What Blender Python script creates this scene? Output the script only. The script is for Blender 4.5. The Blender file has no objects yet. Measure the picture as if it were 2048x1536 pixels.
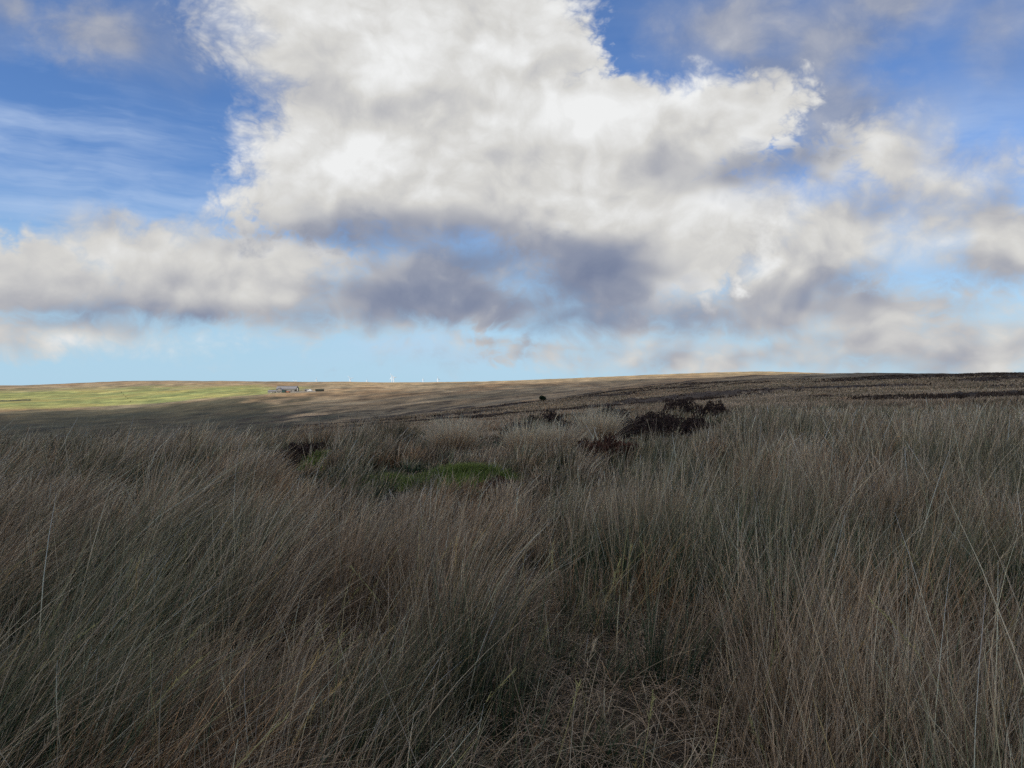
# Moorland under a broken cumulus sky: rough grass in cloud shade, sunlit hills behind.
import bpy, math, random
import numpy as np
R = math.radians
sc = bpy.context.scene
col = sc.collection

# ------------------------------------------------------------------ camera
EYE = 1.65                      # metres above the ground at the viewer's feet
FPX = 1539.0                    # focal length in pixels of the 2048 px wide photograph
cam_d = bpy.data.cameras.new('camera')
cam_d.sensor_width = 36.0
cam_d.lens = 36.0 * FPX / 2048.0
cam_d.clip_start = 0.05
cam_d.clip_end = 40000.0
cam = bpy.data.objects.new('camera', cam_d)
cam.location = (0, 0, EYE)
cam.rotation_euler = (R(90), 0, 0)
col.objects.link(cam)
sc.camera = cam

# ------------------------------------------------------------------ render / exposure
sc.render.engine = 'CYCLES'
sc.view_settings.view_transform = 'Standard'
sc.view_settings.look = 'None'
sc.view_settings.exposure = 0.0
sc.view_settings.gamma = 1.0
sc.view_settings.use_curve_mapping = False
sc.cycles.use_adaptive_sampling = True
sc.cycles.adaptive_threshold = 0.01
sc.cycles.use_denoising = False
sc.cycles.max_bounces = 6
sc.cycles.diffuse_bounces = 3
sc.cycles.glossy_bounces = 2
sc.cycles.transmission_bounces = 3
sc.cycles.transparent_max_bounces = 8
sc.cycles.volume_bounces = 0

# ------------------------------------------------------------------ sun
SUN_AZ, SUN_EL = R(-128), R(38)          # azimuth from the view direction (+Y), clockwise positive
S = np.array([math.sin(SUN_AZ)*math.cos(SUN_EL), math.cos(SUN_AZ)*math.cos(SUN_EL), math.sin(SUN_EL)])
sun_d = bpy.data.lights.new('sun', 'SUN')
sun_d.energy = 5.0
sun_d.angle = R(0.55)
sun_d.color = (1.0, 0.93, 0.82)
sun = bpy.data.objects.new('sun', sun_d)
from mathutils import Vector
sun.rotation_euler = Vector(-S).to_track_quat('-Z', 'Y').to_euler()
sun.location = (0, 0, 400)
col.objects.link(sun)

# ------------------------------------------------------------------ small node language
class N:
    """wraps a socket so that sky and material formulas can be written as expressions"""
    tree = None
    def __init__(self, s): self.s = s
    @staticmethod
    def node(t, **kw):
        n = N.tree.nodes.new(t)
        for k, v in kw.items(): setattr(n, k, v)
        return n
    @staticmethod
    def put(inp, v):
        if isinstance(v, N): N.tree.links.new(v.s, inp)
        else: inp.default_value = v
    @staticmethod
    def m(op, *a, clamp=False):
        n = N.node('ShaderNodeMath', operation=op, use_clamp=clamp)
        for i, v in enumerate(a): N.put(n.inputs[i], v)
        return N(n.outputs[0])
    @staticmethod
    def v(op, *a):
        n = N.node('ShaderNodeVectorMath', operation=op)
        for i, x in enumerate(a):
            if x is not None: N.put(n.inputs['Scale'] if (op == 'SCALE' and i == 1) else n.inputs[i], x)
        return N(n.outputs['Value'] if op in ('LENGTH', 'DOT_PRODUCT', 'DISTANCE') else n.outputs[0])
    def __add__(s, o): return N.m('ADD', s, o)
    def __radd__(s, o): return N.m('ADD', o, s)
    def __sub__(s, o): return N.m('SUBTRACT', s, o)
    def __rsub__(s, o): return N.m('SUBTRACT', o, s)
    def __mul__(s, o): return N.m('MULTIPLY', s, o)
    def __rmul__(s, o): return N.m('MULTIPLY', o, s)
    def __truediv__(s, o): return N.m('DIVIDE', s, o)
def comb(x, y, z):
    n = N.node('ShaderNodeCombineXYZ')
    for i, v in enumerate((x, y, z)): N.put(n.inputs[i], v)
    return N(n.outputs[0])
def sep(v):
    n = N.node('ShaderNodeSeparateXYZ'); N.put(n.inputs[0], v)
    return [N(o) for o in n.outputs]
def noise(vec, scale, detail=4.0, rough=0.5, lac=2.0, dist=0.0, color=False, dims='3D'):
    n = N.node('ShaderNodeTexNoise', noise_dimensions=dims)
    N.put(n.inputs['Vector'], vec)
    for k, v in (('Scale', scale), ('Detail', detail), ('Roughness', rough), ('Lacunarity', lac), ('Distortion', dist)):
        N.put(n.inputs[k], v)
    return N(n.outputs['Color' if color else 'Fac'])
def smooth(v, lo, hi, a=0.0, b=1.0):
    n = N.node('ShaderNodeMapRange', interpolation_type='SMOOTHSTEP')
    for k, x in zip(('Value', 'From Min', 'From Max', 'To Min', 'To Max'), (v, lo, hi, a, b)): N.put(n.inputs[k], x)
    return N(n.outputs[0])
def lerp(v, lo, hi, a=0.0, b=1.0):
    n = N.node('ShaderNodeMapRange')
    for k, x in zip(('Value', 'From Min', 'From Max', 'To Min', 'To Max'), (v, lo, hi, a, b)): N.put(n.inputs[k], x)
    return N(n.outputs[0])
def mix(f, a, b, mode='MIX'):
    n = N.node('ShaderNodeMix', data_type='RGBA', blend_type=mode)
    ins = [i for i in n.inputs if i.enabled]
    N.put(ins[0], f)
    for i, c in ((1, a), (2, b)):
        N.put(ins[i], c if isinstance(c, N) else (*c, 1.0))
    return N([o for o in n.outputs if o.enabled][0])
def ramp(f, stops):
    n = N.node('ShaderNodeValToRGB')
    el = n.color_ramp.elements
    while len(el) < len(stops): el.new(0.5)
    for e, (p, c) in zip(el, stops):
        e.position = p; e.color = (*c, 1.0)
    N.put(n.inputs[0], f)
    return N(n.outputs[0])

# ------------------------------------------------------------------ world: Nishita sky with clouds by direction
def srgb(r, g, b):
    return tuple(((c/255.0)/12.92 if c <= 10.3 else (((c/255.0)+0.055)/1.055)**2.4) for c in (r, g, b))
world = bpy.data.worlds.new('World')
sc.world = world
world.use_nodes = True
wt = world.node_tree
wt.nodes.clear()
N.tree = wt
SKY_STRENGTH = 0.1
tc = N.node('ShaderNodeTexCoord')
D = N(tc.outputs['Generated'])
dx, dy, dz = sep(D)
DEG = 57.29578
az = N.m('ARCTAN2', dx, dy) * DEG           # degrees right of the view direction
el = N.m('ARCSINE', dz) * DEG               # degrees above the level
P = comb(az, el, 0.0)

sky = N.node('ShaderNodeTexSky', sky_type='NISHITA')
sky.sun_disc = False
sky.sun_elevation = SUN_EL
sky.sun_rotation = SUN_AZ
sky.altitude = 350.0
sky.air_density = 1.0
sky.dust_density = 0.25
sky.ozone_density = 2.0
skyc = N(sky.outputs[0])

def pix(px, py):
    """direction (azimuth, elevation in degrees) of a point of the photograph"""
    a = math.atan((px-1024.0)/FPX)
    return math.degrees(a), math.degrees(math.atan((768.0-py)/FPX*math.cos(a)))
def blob(p, b):
    """soft ellipse: about the distance inside its rim, in degrees"""
    px, py, rx, ry = b[:4]
    a, e = pix(px, py)
    ax, _ = pix(px+rx, py); ax0, _ = pix(px-rx, py)
    _, eh = pix(px, py-ry); _, el0 = pix(px, py+ry)
    wx, wy = (ax-ax0)/2, (eh-el0)/2
    r = min(wx, wy)
    q = N.v('MULTIPLY_ADD', p, (1/wx, 1/wy, 0.0), (-a/wx, -e/wy, 0.0))
    return N.m('MULTIPLY_ADD', N.v('LENGTH', q), -r, r)
def union(p, blobs, k=1.2):
    f = None
    for b in blobs:
        g = blob(p, b)
        f = g if f is None else N.m('SMOOTH_MAX', f, g, k)
    return f
def glow(p, b):
    """soft bump, 1 at the centre and 0 at the rim"""
    px, py, rx, ry = b[:4]
    a, e = pix(px, py)
    ax, _ = pix(px+rx, py); ax0, _ = pix(px-rx, py)
    _, eh = pix(px, py-ry); _, el0 = pix(px, py+ry)
    wx, wy = (ax-ax0)/2, (eh-el0)/2
    q = N.v('MULTIPLY_ADD', p, (1/wx, 1/wy, 0.0), (-a/wx, -e/wy, 0.0))
    return smooth(N.v('LENGTH', q), 1.0, 0.0)
def gsum(p, items):
    f = None
    for b in items:
        g = glow(p, b) * b[4]
        f = g if f is None else f + g
    return f

# shared noises on the sphere of directions (finer towards the horizon, where clouds are farther off)
horizon = N.m('MULTIPLY_ADD', N.m('POWER', N.m('SUBTRACT', 1.0, N.m('MAXIMUM', dz, 0.0)), 6.0), 1.1, 1.0)
Pn = comb(dx, dy, dz*1.25)
warp = noise(Pn, 5.0, 3.0, 0.55, color=True)
Wv = N.v('SUBTRACT', warp, (0.5, 0.5, 0.5))
P1 = N.v('ADD', P, N.v('SCALE', Wv, 4.5))            # warped direction for the outlines
Q1 = N.v('ADD', Pn, N.v('SCALE', Wv, 0.10))
def billow(q, scale, detail=6.0, rough=0.52):
    return noise(q, scale, detail, rough)
b_big = billow(Q1, 9.0, 7.0, 0.6)                    # outlines and lumps
LIGHT = (-0.012, 0.0, 0.020)                         # towards the light, on the sphere
b_low = billow(Q1, 6.5, 3.0, 0.5)
b_lit = billow(N.v('ADD', Q1, LIGHT), 6.5, 3.0, 0.5)
relief = (b_low - b_lit)                             # >0: faces the light
c_fine = billow(Q1, 24.0, 4.0, 0.6)
# round knobs with creases between them, as on the crowns of cumulus
d_fine = N.m('MULTIPLY_ADD', N.m('ABSOLUTE', c_fine - 0.5), 2.0, -0.17) + (billow(Q1, 75.0, 3.0, 0.6) - 0.5)*0.2
nz = (b_big - 0.5)
edge = smooth(noise(Pn, 7.0, 2.0, 0.5), 0.38, 0.62, 0.5, 1.5)   # some rims crisp, some torn and soft

def over(base, colour, alpha): return mix(alpha, base, colour)

# the clear sky, with high thin streaks of cirrus
cir_p = comb(dx*1.0 + dz*0.2, dy*0.6, dz*7.5)
cir = noise(N.v('ADD', cir_p, N.v('SCALE', Wv, 0.35)), 3.0, 5.0, 0.6)
cir_reg = gsum(P, [(120, 250, 620, 190, 1.0), (250, 430, 560, 120, 0.9), (1900, 260, 330, 120, 0.6), (1050, 690, 900, 90, 0.45)])
bare = smooth(el, 30.0, 45.0)                        # and all round the rest of the sky
cir_a = smooth(cir, 0.36, 0.74) * N.m('MINIMUM', cir_reg + 0.10 + bare*0.2, 1.0)
sky_col = N.v('MULTIPLY', skyc, (0.72, 0.97, 1.34))
low = smooth(el, 15.0, 1.0)                          # pale blue air low above the hills
sky_col = mix(low*0.9, sky_col, tuple(c/SKY_STRENGTH for c in srgb(176, 211, 233)))
base = over(sky_col, tuple(c/SKY_STRENGTH for c in srgb(196, 214, 240)), cir_a*0.62)

def white(l):
    """grey value of a cloud -> its colour: bluish when dark, creamy when bright"""
    return ramp(l, [(0.0, tuple(c for c in srgb(112, 124, 152))), (0.30, srgb(140, 148, 168)), (0.55, srgb(180, 181, 186)),
                    (0.78, srgb(213, 212, 209)), (1.0, srgb(239, 240, 240))])

def layer(base, blobs, shade, k=1.2, amp=9.0, famp=2.0, soft=2.4, l0=0.6, rel=5.0, depth=0.05, opac=1.0, lumps=0.5, grow=0.9, crease=0.22):
    f = union(P1, blobs, k) + nz*amp + d_fine*famp + grow
    so = edge*soft
    a = smooth(f, so*-0.4, so)
    if opac < 1: a = a*opac
    l = relief*rel + l0 + nz*lumps + d_fine*crease
    if depth: l = l - N.m('MINIMUM', N.m('MAXIMUM', f, 0.0), 6.0)*depth
    if shade: l = l + gsum(P, shade)
    l = N.m('MINIMUM', N.m('MAXIMUM', l, 0.0), 1.0)
    c = N.v('SCALE', white(l), 1.0/SKY_STRENGTH)
    return over(base, c, a)
# far low bank along the horizon
base = layer(base, [(90, 555, 230, 62), (350, 545, 170, 85), (190, 490, 70, 45), (560, 550, 150, 75), (720, 600, 200, 50), (880, 610, 150, 45),
                    (170, 662, 110, 16), (10, 665, 60, 26)],
             [(330, 635, 800, 56, -0.36), (300, 500, 500, 80, 0.14), (850, 600, 330, 110, -0.38), (150, 665, 300, 40, 0.12)],
             k=0.9, amp=4.2, famp=2.0, soft=1.6, l0=0.74, rel=1.5, depth=0.03, lumps=0.25, grow=0.9)
base = layer(base, [(1500, 705, 360, 28), (1850, 690, 330, 46), (1620, 630, 280, 50), (1420, 610, 130, 40), (1150, 690, 70, 8), (1230, 715, 140, 10), (1010, 690, 40, 8), (1290, 655, 55, 8)],
             [(1700, 690, 500, 50, 0.06), (1450, 630, 260, 60, -0.22)],
             k=0.6, amp=2.8, famp=1.8, soft=1.5, l0=0.66, rel=1.6, depth=0.03, lumps=0.25, grow=0.7)
# grey veils high on the right and on the left
base = layer(base, [(1500, 50, 130, 80), (1720, 30, 250, 80), (1570, 130, 100, 65), (2010, 50, 80, 90), (1700, 235, 120, 50), (270, 75, 100, 34), (20, 10, 50, 40)],
             [], k=1.0, amp=6.0, famp=1.0, soft=4.5, l0=0.42, rel=1.2, depth=0.0, opac=0.8, lumps=0.3, grow=1.3)
# the right-hand cumulus
base = layer(base, [(1650, 490, 200, 110), (1780, 320, 90, 80), (1660, 350, 60, 45), (1870, 390, 170, 60), (1990, 480, 110, 80), (1560, 570, 150, 75), (1850, 480, 100, 60), (1500, 450, 120, 90)],
             [(1600, 620, 420, 120, -0.34), (1620, 460, 130, 60, 0.16), (1980, 560, 180, 70, -0.26), (1800, 400, 220, 60, -0.16)],
             k=1.6, amp=5.0, famp=2.0, soft=2.4, l0=0.74, rel=2.0, depth=0.015, lumps=0.25)
# the great cumulus
base = layer(base, [(800, 20, 330, 190), (600, 105, 105, 80), (700, 350, 175, 105), (640, 410, 115, 55), (860, 250, 290, 150), (1050, 105, 145, 140), (1130, 330, 300, 150),
                    (1330, 265, 150, 80), (1445, 235, 105, 80), (1310, 470, 170, 110), (1000, 400, 240, 75)],
             [(720, 215, 330, 75, -0.22), (720, 330, 240, 110, 0.14), (1180, 250, 200, 90, 0.14), (1430, 210, 170, 70, 0.2), (850, 90, 260, 120, 0.06),
              (850, 490, 560, 110, -0.55), (1180, 550, 210, 110, -0.55), (1500, 345, 130, 55, -0.5), (1320, 330, 120, 80, -0.2)],
             k=2.0, amp=4.6, famp=2.2, soft=1.3, l0=0.88, rel=1.4, depth=0.012, lumps=0.2, grow=1.3)
# grey fragments in its shade
base = layer(base, [(970, 525, 150, 36), (900, 590, 130, 36), (1200, 560, 120, 50), (1160, 620, 140, 26), (1060, 600, 80, 30), (760, 480, 140, 28), (1540, 335, 70, 18)],
             [(960, 510, 200, 60, -0.12)],
             k=0.8, amp=3.6, famp=1.4, soft=2.2, l0=0.22, rel=1.2, depth=0.0, opac=0.88, lumps=0.3)
# the rest of the round: broken cumulus out of the picture
out = N.m('MAXIMUM', smooth(N.m('ABSOLUTE', az), 36.0, 60.0), smooth(el, 28.0, 42.0))
f_out = (b_big*0.7 + b_low*0.5 - 0.585)
a_out = smooth(f_out, -0.01, 0.05) * out
l_out = N.m('MINIMUM', N.m('MAXIMUM', relief*2.0 + 0.66 - f_out*1.2, 0.0), 1.0)
base = over(base, N.v('SCALE', white(l_out), 1.0/SKY_STRENGTH), a_out)
bg = N.node('ShaderNodeBackground')
N.put(bg.inputs[0], base)
bg.inputs[1].default_value = SKY_STRENGTH
wo = N.node('ShaderNodeOutputWorld')
wt.links.new(bg.outputs[0], wo.inputs[0])
world.cycles.sampling_method = 'MANUAL'
world.cycles.sample_map_resolution = 512
# ------------------------------------------------------------------ helpers: objects, noise, heights
rng = np.random.default_rng(7)
def tag(o, label=None, cat=None, group=None, kind=None):
    for k, v in (('label', label), ('category', cat), ('group', group), ('kind', kind)):
        if v: o[k] = v
    return o
def link(name, data, parent=None):
    o = bpy.data.objects.new(name, data)
    col.objects.link(o)
    if parent: o.parent = parent
    return o
def np_mesh(name, verts, faces, mat=None, colors=None, smooth_shade=False):
    """numpy arrays -> mesh; faces is an (n,3) or (n,4) array"""
    me = bpy.data.meshes.new(name)
    nv, nf, k = len(verts), len(faces), faces.shape[1]
    me.vertices.add(nv); me.loops.add(nf*k); me.polygons.add(nf)
    me.vertices.foreach_set('co', np.ascontiguousarray(verts, dtype=np.float32).ravel())
    me.loops.foreach_set('vertex_index', np.ascontiguousarray(faces, dtype=np.int32).ravel())
    me.polygons.foreach_set('loop_start', np.arange(0, nf*k, k, dtype=np.int32))
    me.polygons.foreach_set('use_smooth', np.full(nf, smooth_shade, dtype=bool))
    if colors is not None:
        a = me.color_attributes.new('tint', 'FLOAT_COLOR', 'POINT')
        c = np.ones((nv, 4), dtype=np.float32); c[:, :3] = colors
        a.data.foreach_set('color', c.ravel())
    me.update()
    if mat: me.materials.append(mat)
    return me

_perm = np.random.default_rng(3).permutation(512)
_grad = np.random.default_rng(4).uniform(0, 2*np.pi, 512)
def pnoise(x, y):
    """2-D gradient noise, about -0.7..0.7"""
    xi, yi = np.floor(x).astype(int), np.floor(y).astype(int)
    xf, yf = x-xi, y-yi
    def g(ix, iy, fx, fy):
        a = _grad[_perm[(_perm[ix & 511] + iy) & 511]]
        return np.cos(a)*fx + np.sin(a)*fy
    u, v = xf*xf*xf*(xf*(xf*6-15)+10), yf*yf*yf*(yf*(yf*6-15)+10)
    a = g(xi, yi, xf, yf)*(1-u) + g(xi+1, yi, xf-1, yf)*u
    b = g(xi, yi+1, xf, yf-1)*(1-u) + g(xi+1, yi+1, xf-1, yf-1)*u
    return a*(1-v) + b*v
def fbm(x, y, octaves=4, rough=0.5):
    s, a = np.zeros_like(x, dtype=float), 1.0
    for i in range(octaves):
        s += a*pnoise(x*2**i + 17.3*i, y*2**i - 9.1*i); a *= rough
    return s
def sstep(a, b, x):
    t = np.clip((x-a)/(b-a), 0, 1)
    return t*t*(3-2*t)

# Heights. Each row is a bearing (given as a column of the photograph); each entry is a distance
# in metres and the height of the ground there, worked out from the crests and slopes in view.
def zz(d, row):
    return EYE + (768.0-row)/FPX*d
PROF = {
 -700: [(0, 0), (10, 0), (18, -.08), (30, -1.5), (60, -6), (100, -12), (250, -26), (400, -31), (600, -30), (800, -27), (1000, -25), (1300, -23), (1700, -18), (2200, -9), (2700, -6), (3400, -14), (8000, -22), (20000, -30)],
    0: [(0, 0), (10, 0), (18, -.08), (30, -1.5), (60, -6), (100, -12), (250, -26), (400, -30), (600, zz(600, 848)), (800, zz(800, 822)), (1000, zz(1000, 808)), (1300, zz(1300, 797)), (1700, zz(1700, 784)), (2200, zz(2200, 773)), (2600, zz(2600, 770.5)), (3300, -14), (8000, -20), (20000, -30)],
  256: [(0, 0), (10, 0), (18, -.05), (30, -1.2), (60, -5), (100, -10), (250, -23), (400, zz(400, 862)), (600, zz(600, 845)), (800, zz(800, 823)), (1000, zz(1000, 808)), (1300, zz(1300, 794)), (1700, zz(1700, 777)), (2200, zz(2200, 763)), (2600, zz(2600, 760)), (3300, 2), (8000, -20), (20000, -30)],
  512: [(0, 0), (10, 0), (16, -.05), (30, -.9), (60, -2.6), (105, zz(105, 856)), (160, -9), (250, -16), (400, zz(400, 853)), (600, zz(600, 828)), (800, zz(800, 803)), (1000, zz(1000, 786)), (1300, zz(1300, 775)), (1700, zz(1700, 769)), (2200, zz(2200, 764)), (2600, zz(2600, 761.5)), (3300, 4), (8000, -20), (20000, -30)],
  768: [(0, 0), (10, 0), (17, 0), (30, -.55), (60, -1.7), (140, zz(140, 837)), (200, -8), (280, -12), (400, zz(400, 830)), (600, zz(600, 805)), (800, zz(800, 787)), (1000, zz(1000, 776)), (1250, zz(1250, 769)), (1700, zz(1700, 768)), (2200, zz(2200, 766)), (2600, zz(2600, 763.5)), (3300, 3), (8000, -20), (20000, -30)],
 1024: [(0, 0), (10, 0), (17, .02), (30, -.25), (60, -1.0), (120, zz(120, 820)), (220, zz(220, 806)), (300, -7.5), (400, zz(400, 800)), (600, zz(600, 783)), (800, zz(800, 770)), (1000, zz(1000, 763.5)), (1250, zz(1250, 762)), (1700, zz(1700, 764)), (2600, zz(2600, 765)), (3300, 0), (8000, -20), (20000, -30)],
 1280: [(0, 0), (10, .02), (17, .05), (30, 0), (60, -.35), (120, zz(120, 797)), (220, zz(220, 783)), (310, zz(310, 771)), (400, zz(400, 773)), (600, zz(600, 766)), (800, zz(800, 760)), (1000, zz(1000, 757)), (1300, zz(1300, 753)), (1650, zz(1650, 749)), (2600, 20), (3300, 5), (8000, -20), (20000, -30)],
 1536: [(0, 0), (10, .08), (17, .2), (30, .35), (60, .45), (120, zz(120, 780)), (220, zz(220, 766)), (310, zz(310, 755)), (400, zz(400, 746)), (520, zz(520, 748)), (800, 10), (1200, 17), (1650, zz(1650, 740.5)), (2600, 20), (3300, 5), (8000, -20), (20000, -30)],
 1792: [(0, 0), (10, .12), (17, .28), (30, .42), (60, .75), (120, zz(120, 770)), (220, zz(220, 757)), (310, zz(310, 748)), (400, zz(400, 747)), (520, 5.5), (800, 8), (1200, 14), (1650, 20), (2600, 15), (3300, 5), (8000, -20), (20000, -30)],
 2048: [(0, 0), (10, .18), (17, .36), (30, .55), (60, .95), (120, zz(120, 763)), (190, zz(190, 752)), (260, zz(260, 745)), (400, 6.0), (520, 4.5), (800, 6), (1200, 10), (1650, 12), (2600, 10), (3300, 5), (8000, -20), (20000, -30)],
 2750: [(0, 0), (10, .22), (17, .5), (30, .9), (60, 1.6), (120, 2.8), (190, 4.2), (260, 5.6), (400, 6.5), (520, 5), (800, 6), (1200, 8), (1650, 8), (2600, 8), (3300, 4), (8000, -20), (20000, -30)],
}
PB = np.array([math.degrees(math.atan((c-1024)/FPX)) for c in PROF])
LG = np.linspace(0, math.log1p(20000/8.0), 220)
PZ = []
for c, pr in PROF.items():
    pr = np.array(pr, float)
    ca = math.cos(math.atan((c-1024)/FPX))
    zi = np.interp(LG, np.log1p(pr[:, 0]/ca/8.0), pr[:, 1])
    k = np.array([1, 2, 3, 2, 1.])/9
    for _ in range(2): zi = np.convolve(np.pad(zi, 2, 'edge'), k, 'valid')
    PZ.append(zi)
PZ = np.array(PZ)
AZG = np.arange(-180, 180.01, 0.5)
_b = np.concatenate([[-180, -75], PB, [75, 180]])
_z = np.vstack([PZ[0]*0.2 + PZ[-1]*.8*0, PZ[0], PZ, PZ[-1], PZ[0]*0.2])
ZG = np.array([np.interp(AZG, _b, _z[:, j]) for j in range(len(LG))]).T
kk = np.exp(-0.5*(np.arange(-8, 9)/4.0)**2); kk /= kk.sum()
ZG = np.array([np.convolve(np.pad(ZG[:, j], 8, 'wrap'), kk, 'valid') for j in range(len(LG))]).T
def height(x, y):
    """height of the ground at a place, in metres"""
    x, y = np.asarray(x, float), np.asarray(y, float)
    r = np.hypot(x, y)
    a = np.degrees(np.arctan2(x, y))
    fi = np.clip((a+180)/0.5, 0, len(AZG)-1.001); fj = np.clip(np.log1p(r/8.0)/LG[1], 0, len(LG)-1.001)
    i, j = fi.astype(int), fj.astype(int)
    u, v = fi-i, fj-j
    z = (ZG[i, j]*(1-u) + ZG[i+1, j]*u)*(1-v) + (ZG[i, j+1]*(1-u) + ZG[i+1, j+1]*u)*v
    n1 = fbm(x/3.2, y/3.2, 3)*0.10*sstep(200, 40, r)
    n2 = fbm(x/45.0+5, y/45.0, 4)*0.7*sstep(25, 220, r)
    n3 = fbm(x/330.0+9, y/330.0, 4)*3.0*sstep(350, 1100, r)*sstep(9000, 3000, r)
    # peat hags and small gullies that run down the far slopes
    n4 = -np.abs(fbm((x+0.5*y)/60.0+3, (y-0.5*x)/150.0, 3))*1.6*sstep(60, 300, r)*sstep(2500, 1200, r)
    return z + n1 + n2 + n3 + n4

def at(px, py, d):
    """a point of the photograph at a distance d along the view"""
    return (px-1024.0)/FPX*d, d, EYE + (768.0-py)/FPX*d

# what grows where: 0..1 maps over the ground
def heather_map(x, y):
    r = np.hypot(x, y)
    n = fbm(x/16.0+31, y/26.0+7, 4, 0.55)
    far = fbm(x/110.0+3, (y-.7*x)/30.0+11, 4, 0.55)
    right = sstep(-.12, .25, x/np.maximum(y, 1))
    h = sstep(.05, .24, n*0.55 + far*0.75 + 0.26*right*sstep(130, 40, r) + 0.05*right - .13)
    h *= sstep(24, 34, r)*sstep(900, 420, r)
    # the dark crest at the right end of the near hill
    crest = sstep(.36, .5, x/np.maximum(y, 1))*sstep(175, 230, r)*sstep(420, 300, r)
    return np.maximum(h, crest*0.9*sstep(-.4, .1, n+.25))
def field_map(x, y):
    """enclosed green pasture on the far left hill"""
    b = np.degrees(np.arctan2(x, y)); r = np.hypot(x, y)
    n = fbm(x/90.0+2, y/200.0+5, 4)
    e = sstep(1010, 1080, r+n*60)*sstep(2330, 1700, r + 26*(b+30) + n*260)*sstep(-15.0, -17.5, b + n*2.5 + (r-1300)/260.0)
    return e
# ------------------------------------------------------------------ materials
def material(name, build, rough=0.85, spec=0.25, sub=None):
    m = bpy.data.materials.new(name); m.use_nodes = True
    N.tree = m.node_tree
    b = m.node_tree.nodes['Principled BSDF']
    b.inputs['Roughness'].default_value = rough
    b.inputs['Specular IOR Level'].default_value = spec
    c = build(b)
    if c is not None: N.put(b.inputs['Base Color'], c if isinstance(c, N) else (*c, 1.0))
    return m
def attr(name='tint'):
    n = N.node('ShaderNodeVertexColor', layer_name=name)
    return N(n.outputs[0])
def objco(): return N(N.node('ShaderNodeTexCoord').outputs['Object'])
def bump(b, h, strength=0.3, dist=0.1):
    n = N.node('ShaderNodeBump'); n.inputs['Strength'].default_value = strength; n.inputs['Distance'].default_value = dist
    N.put(n.inputs['Height'], h); N.tree.links.new(n.outputs[0], b.inputs['Normal'])

def m_ground(b):
    p = objco()
    n1 = noise(p, 0.55, 6.0, 0.62)          # tussocks
    n2 = noise(N.v('MULTIPLY', p, (0.05, 0.022, 0.02)), 1.0, 6.0, 0.6)   # swathes
    n3 = noise(N.v('MULTIPLY', p, (0.012, 0.012, 0.01)), 1.0, 4.0, 0.55)
    c = N.v('MULTIPLY', attr(), comb(lerp(n1, 0.25, 0.75, 0.55, 1.45), lerp(n1, 0.25, 0.75, 0.55, 1.45), lerp(n1, 0.25, 0.75, 0.58, 1.40)))
    c = N.v('MULTIPLY', c, comb(lerp(n2, 0.3, 0.7, 0.50, 1.50), lerp(n2, 0.3, 0.7, 0.54, 1.46), lerp(n2, 0.3, 0.7, 0.60, 1.40)))
    c = N.v('MULTIPLY', c, comb(lerp(n3, 0.3, 0.7, 1.08, 0.92), 1.0, lerp(n3, 0.3, 0.7, 0.94, 1.06)))
    bump(b, n1, 0.8, 0.35)
    return c
MG = material('moor_ground', m_ground, 0.95, 0.1)

# ------------------------------------------------------------------ the ground: one sheet out to the horizon
TAN, RUST, HEATH, GREEN, SOIL, BOG = (np.array(c) for c in ((.310, .235, .145), (.270, .185, .105), (.040, .030, .026), (.225, .240, .088), (.050, .040, .027), (.165, .130, .082)))
def ground_colour(x, y):
    r = np.hypot(x, y); b = np.degrees(np.arctan2(x, y))
    s = fbm(x/38.0+1, y/60.0+4, 5, 0.55)[:, None]
    s2 = fbm(x/140.0+21, y/330.0+14, 4, 0.55)[:, None]
    c = TAN*(1+0.5*s)
    c = c + (RUST-c)*sstep(0, .45, s2+.25*s)
    c = c + (BOG-c)*(sstep(.02, .4, -s2)*0.75)
    # streaks of rush and drains along the slopes
    dr_ = fbm(x/160.0+7, (y-.35*x)/22.0+2, 4, .6)[:, None]
    c = c*(1 - .45*sstep(.18, .42, dr_)*sstep(60, 200, r)[:, None]) 
    # pale grass along the shoulder of the near hill
    sh = (sstep(-21, -17, b)*sstep(12, 2, b)*sstep(70, 95, r)*sstep(330, 230, r))[:, None]
    c = c + (TAN*1.1*(1+.4*s)-c)*sh*.8
    # left valley: dark grass, with cloud shade also painted into its colour
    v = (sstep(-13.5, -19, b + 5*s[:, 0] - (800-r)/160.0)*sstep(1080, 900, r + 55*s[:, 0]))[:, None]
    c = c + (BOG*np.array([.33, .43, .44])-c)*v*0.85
    # sunlight on the far ridges, painted in as a brighter golden grass colour
    go = (sstep(1150, 1500, r)*sstep(-16, -8, b))[:, None]
    c = c + (np.array([.37, .27, .14])*(1+.5*s)-c)*go*.7
    f = field_map(x, y)[:, None]
    g = GREEN*(1 + .55*s) + np.array([.07, .035, .012])*sstep(-.1, .3, s2)
    c = c + (g-c)*f
    h = heather_map(x, y)[:, None]
    c = c + (HEATH*(1+.5*s)-c)*h*0.9
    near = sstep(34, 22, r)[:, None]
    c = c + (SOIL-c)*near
    return np.clip(c, .012, .5)

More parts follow.
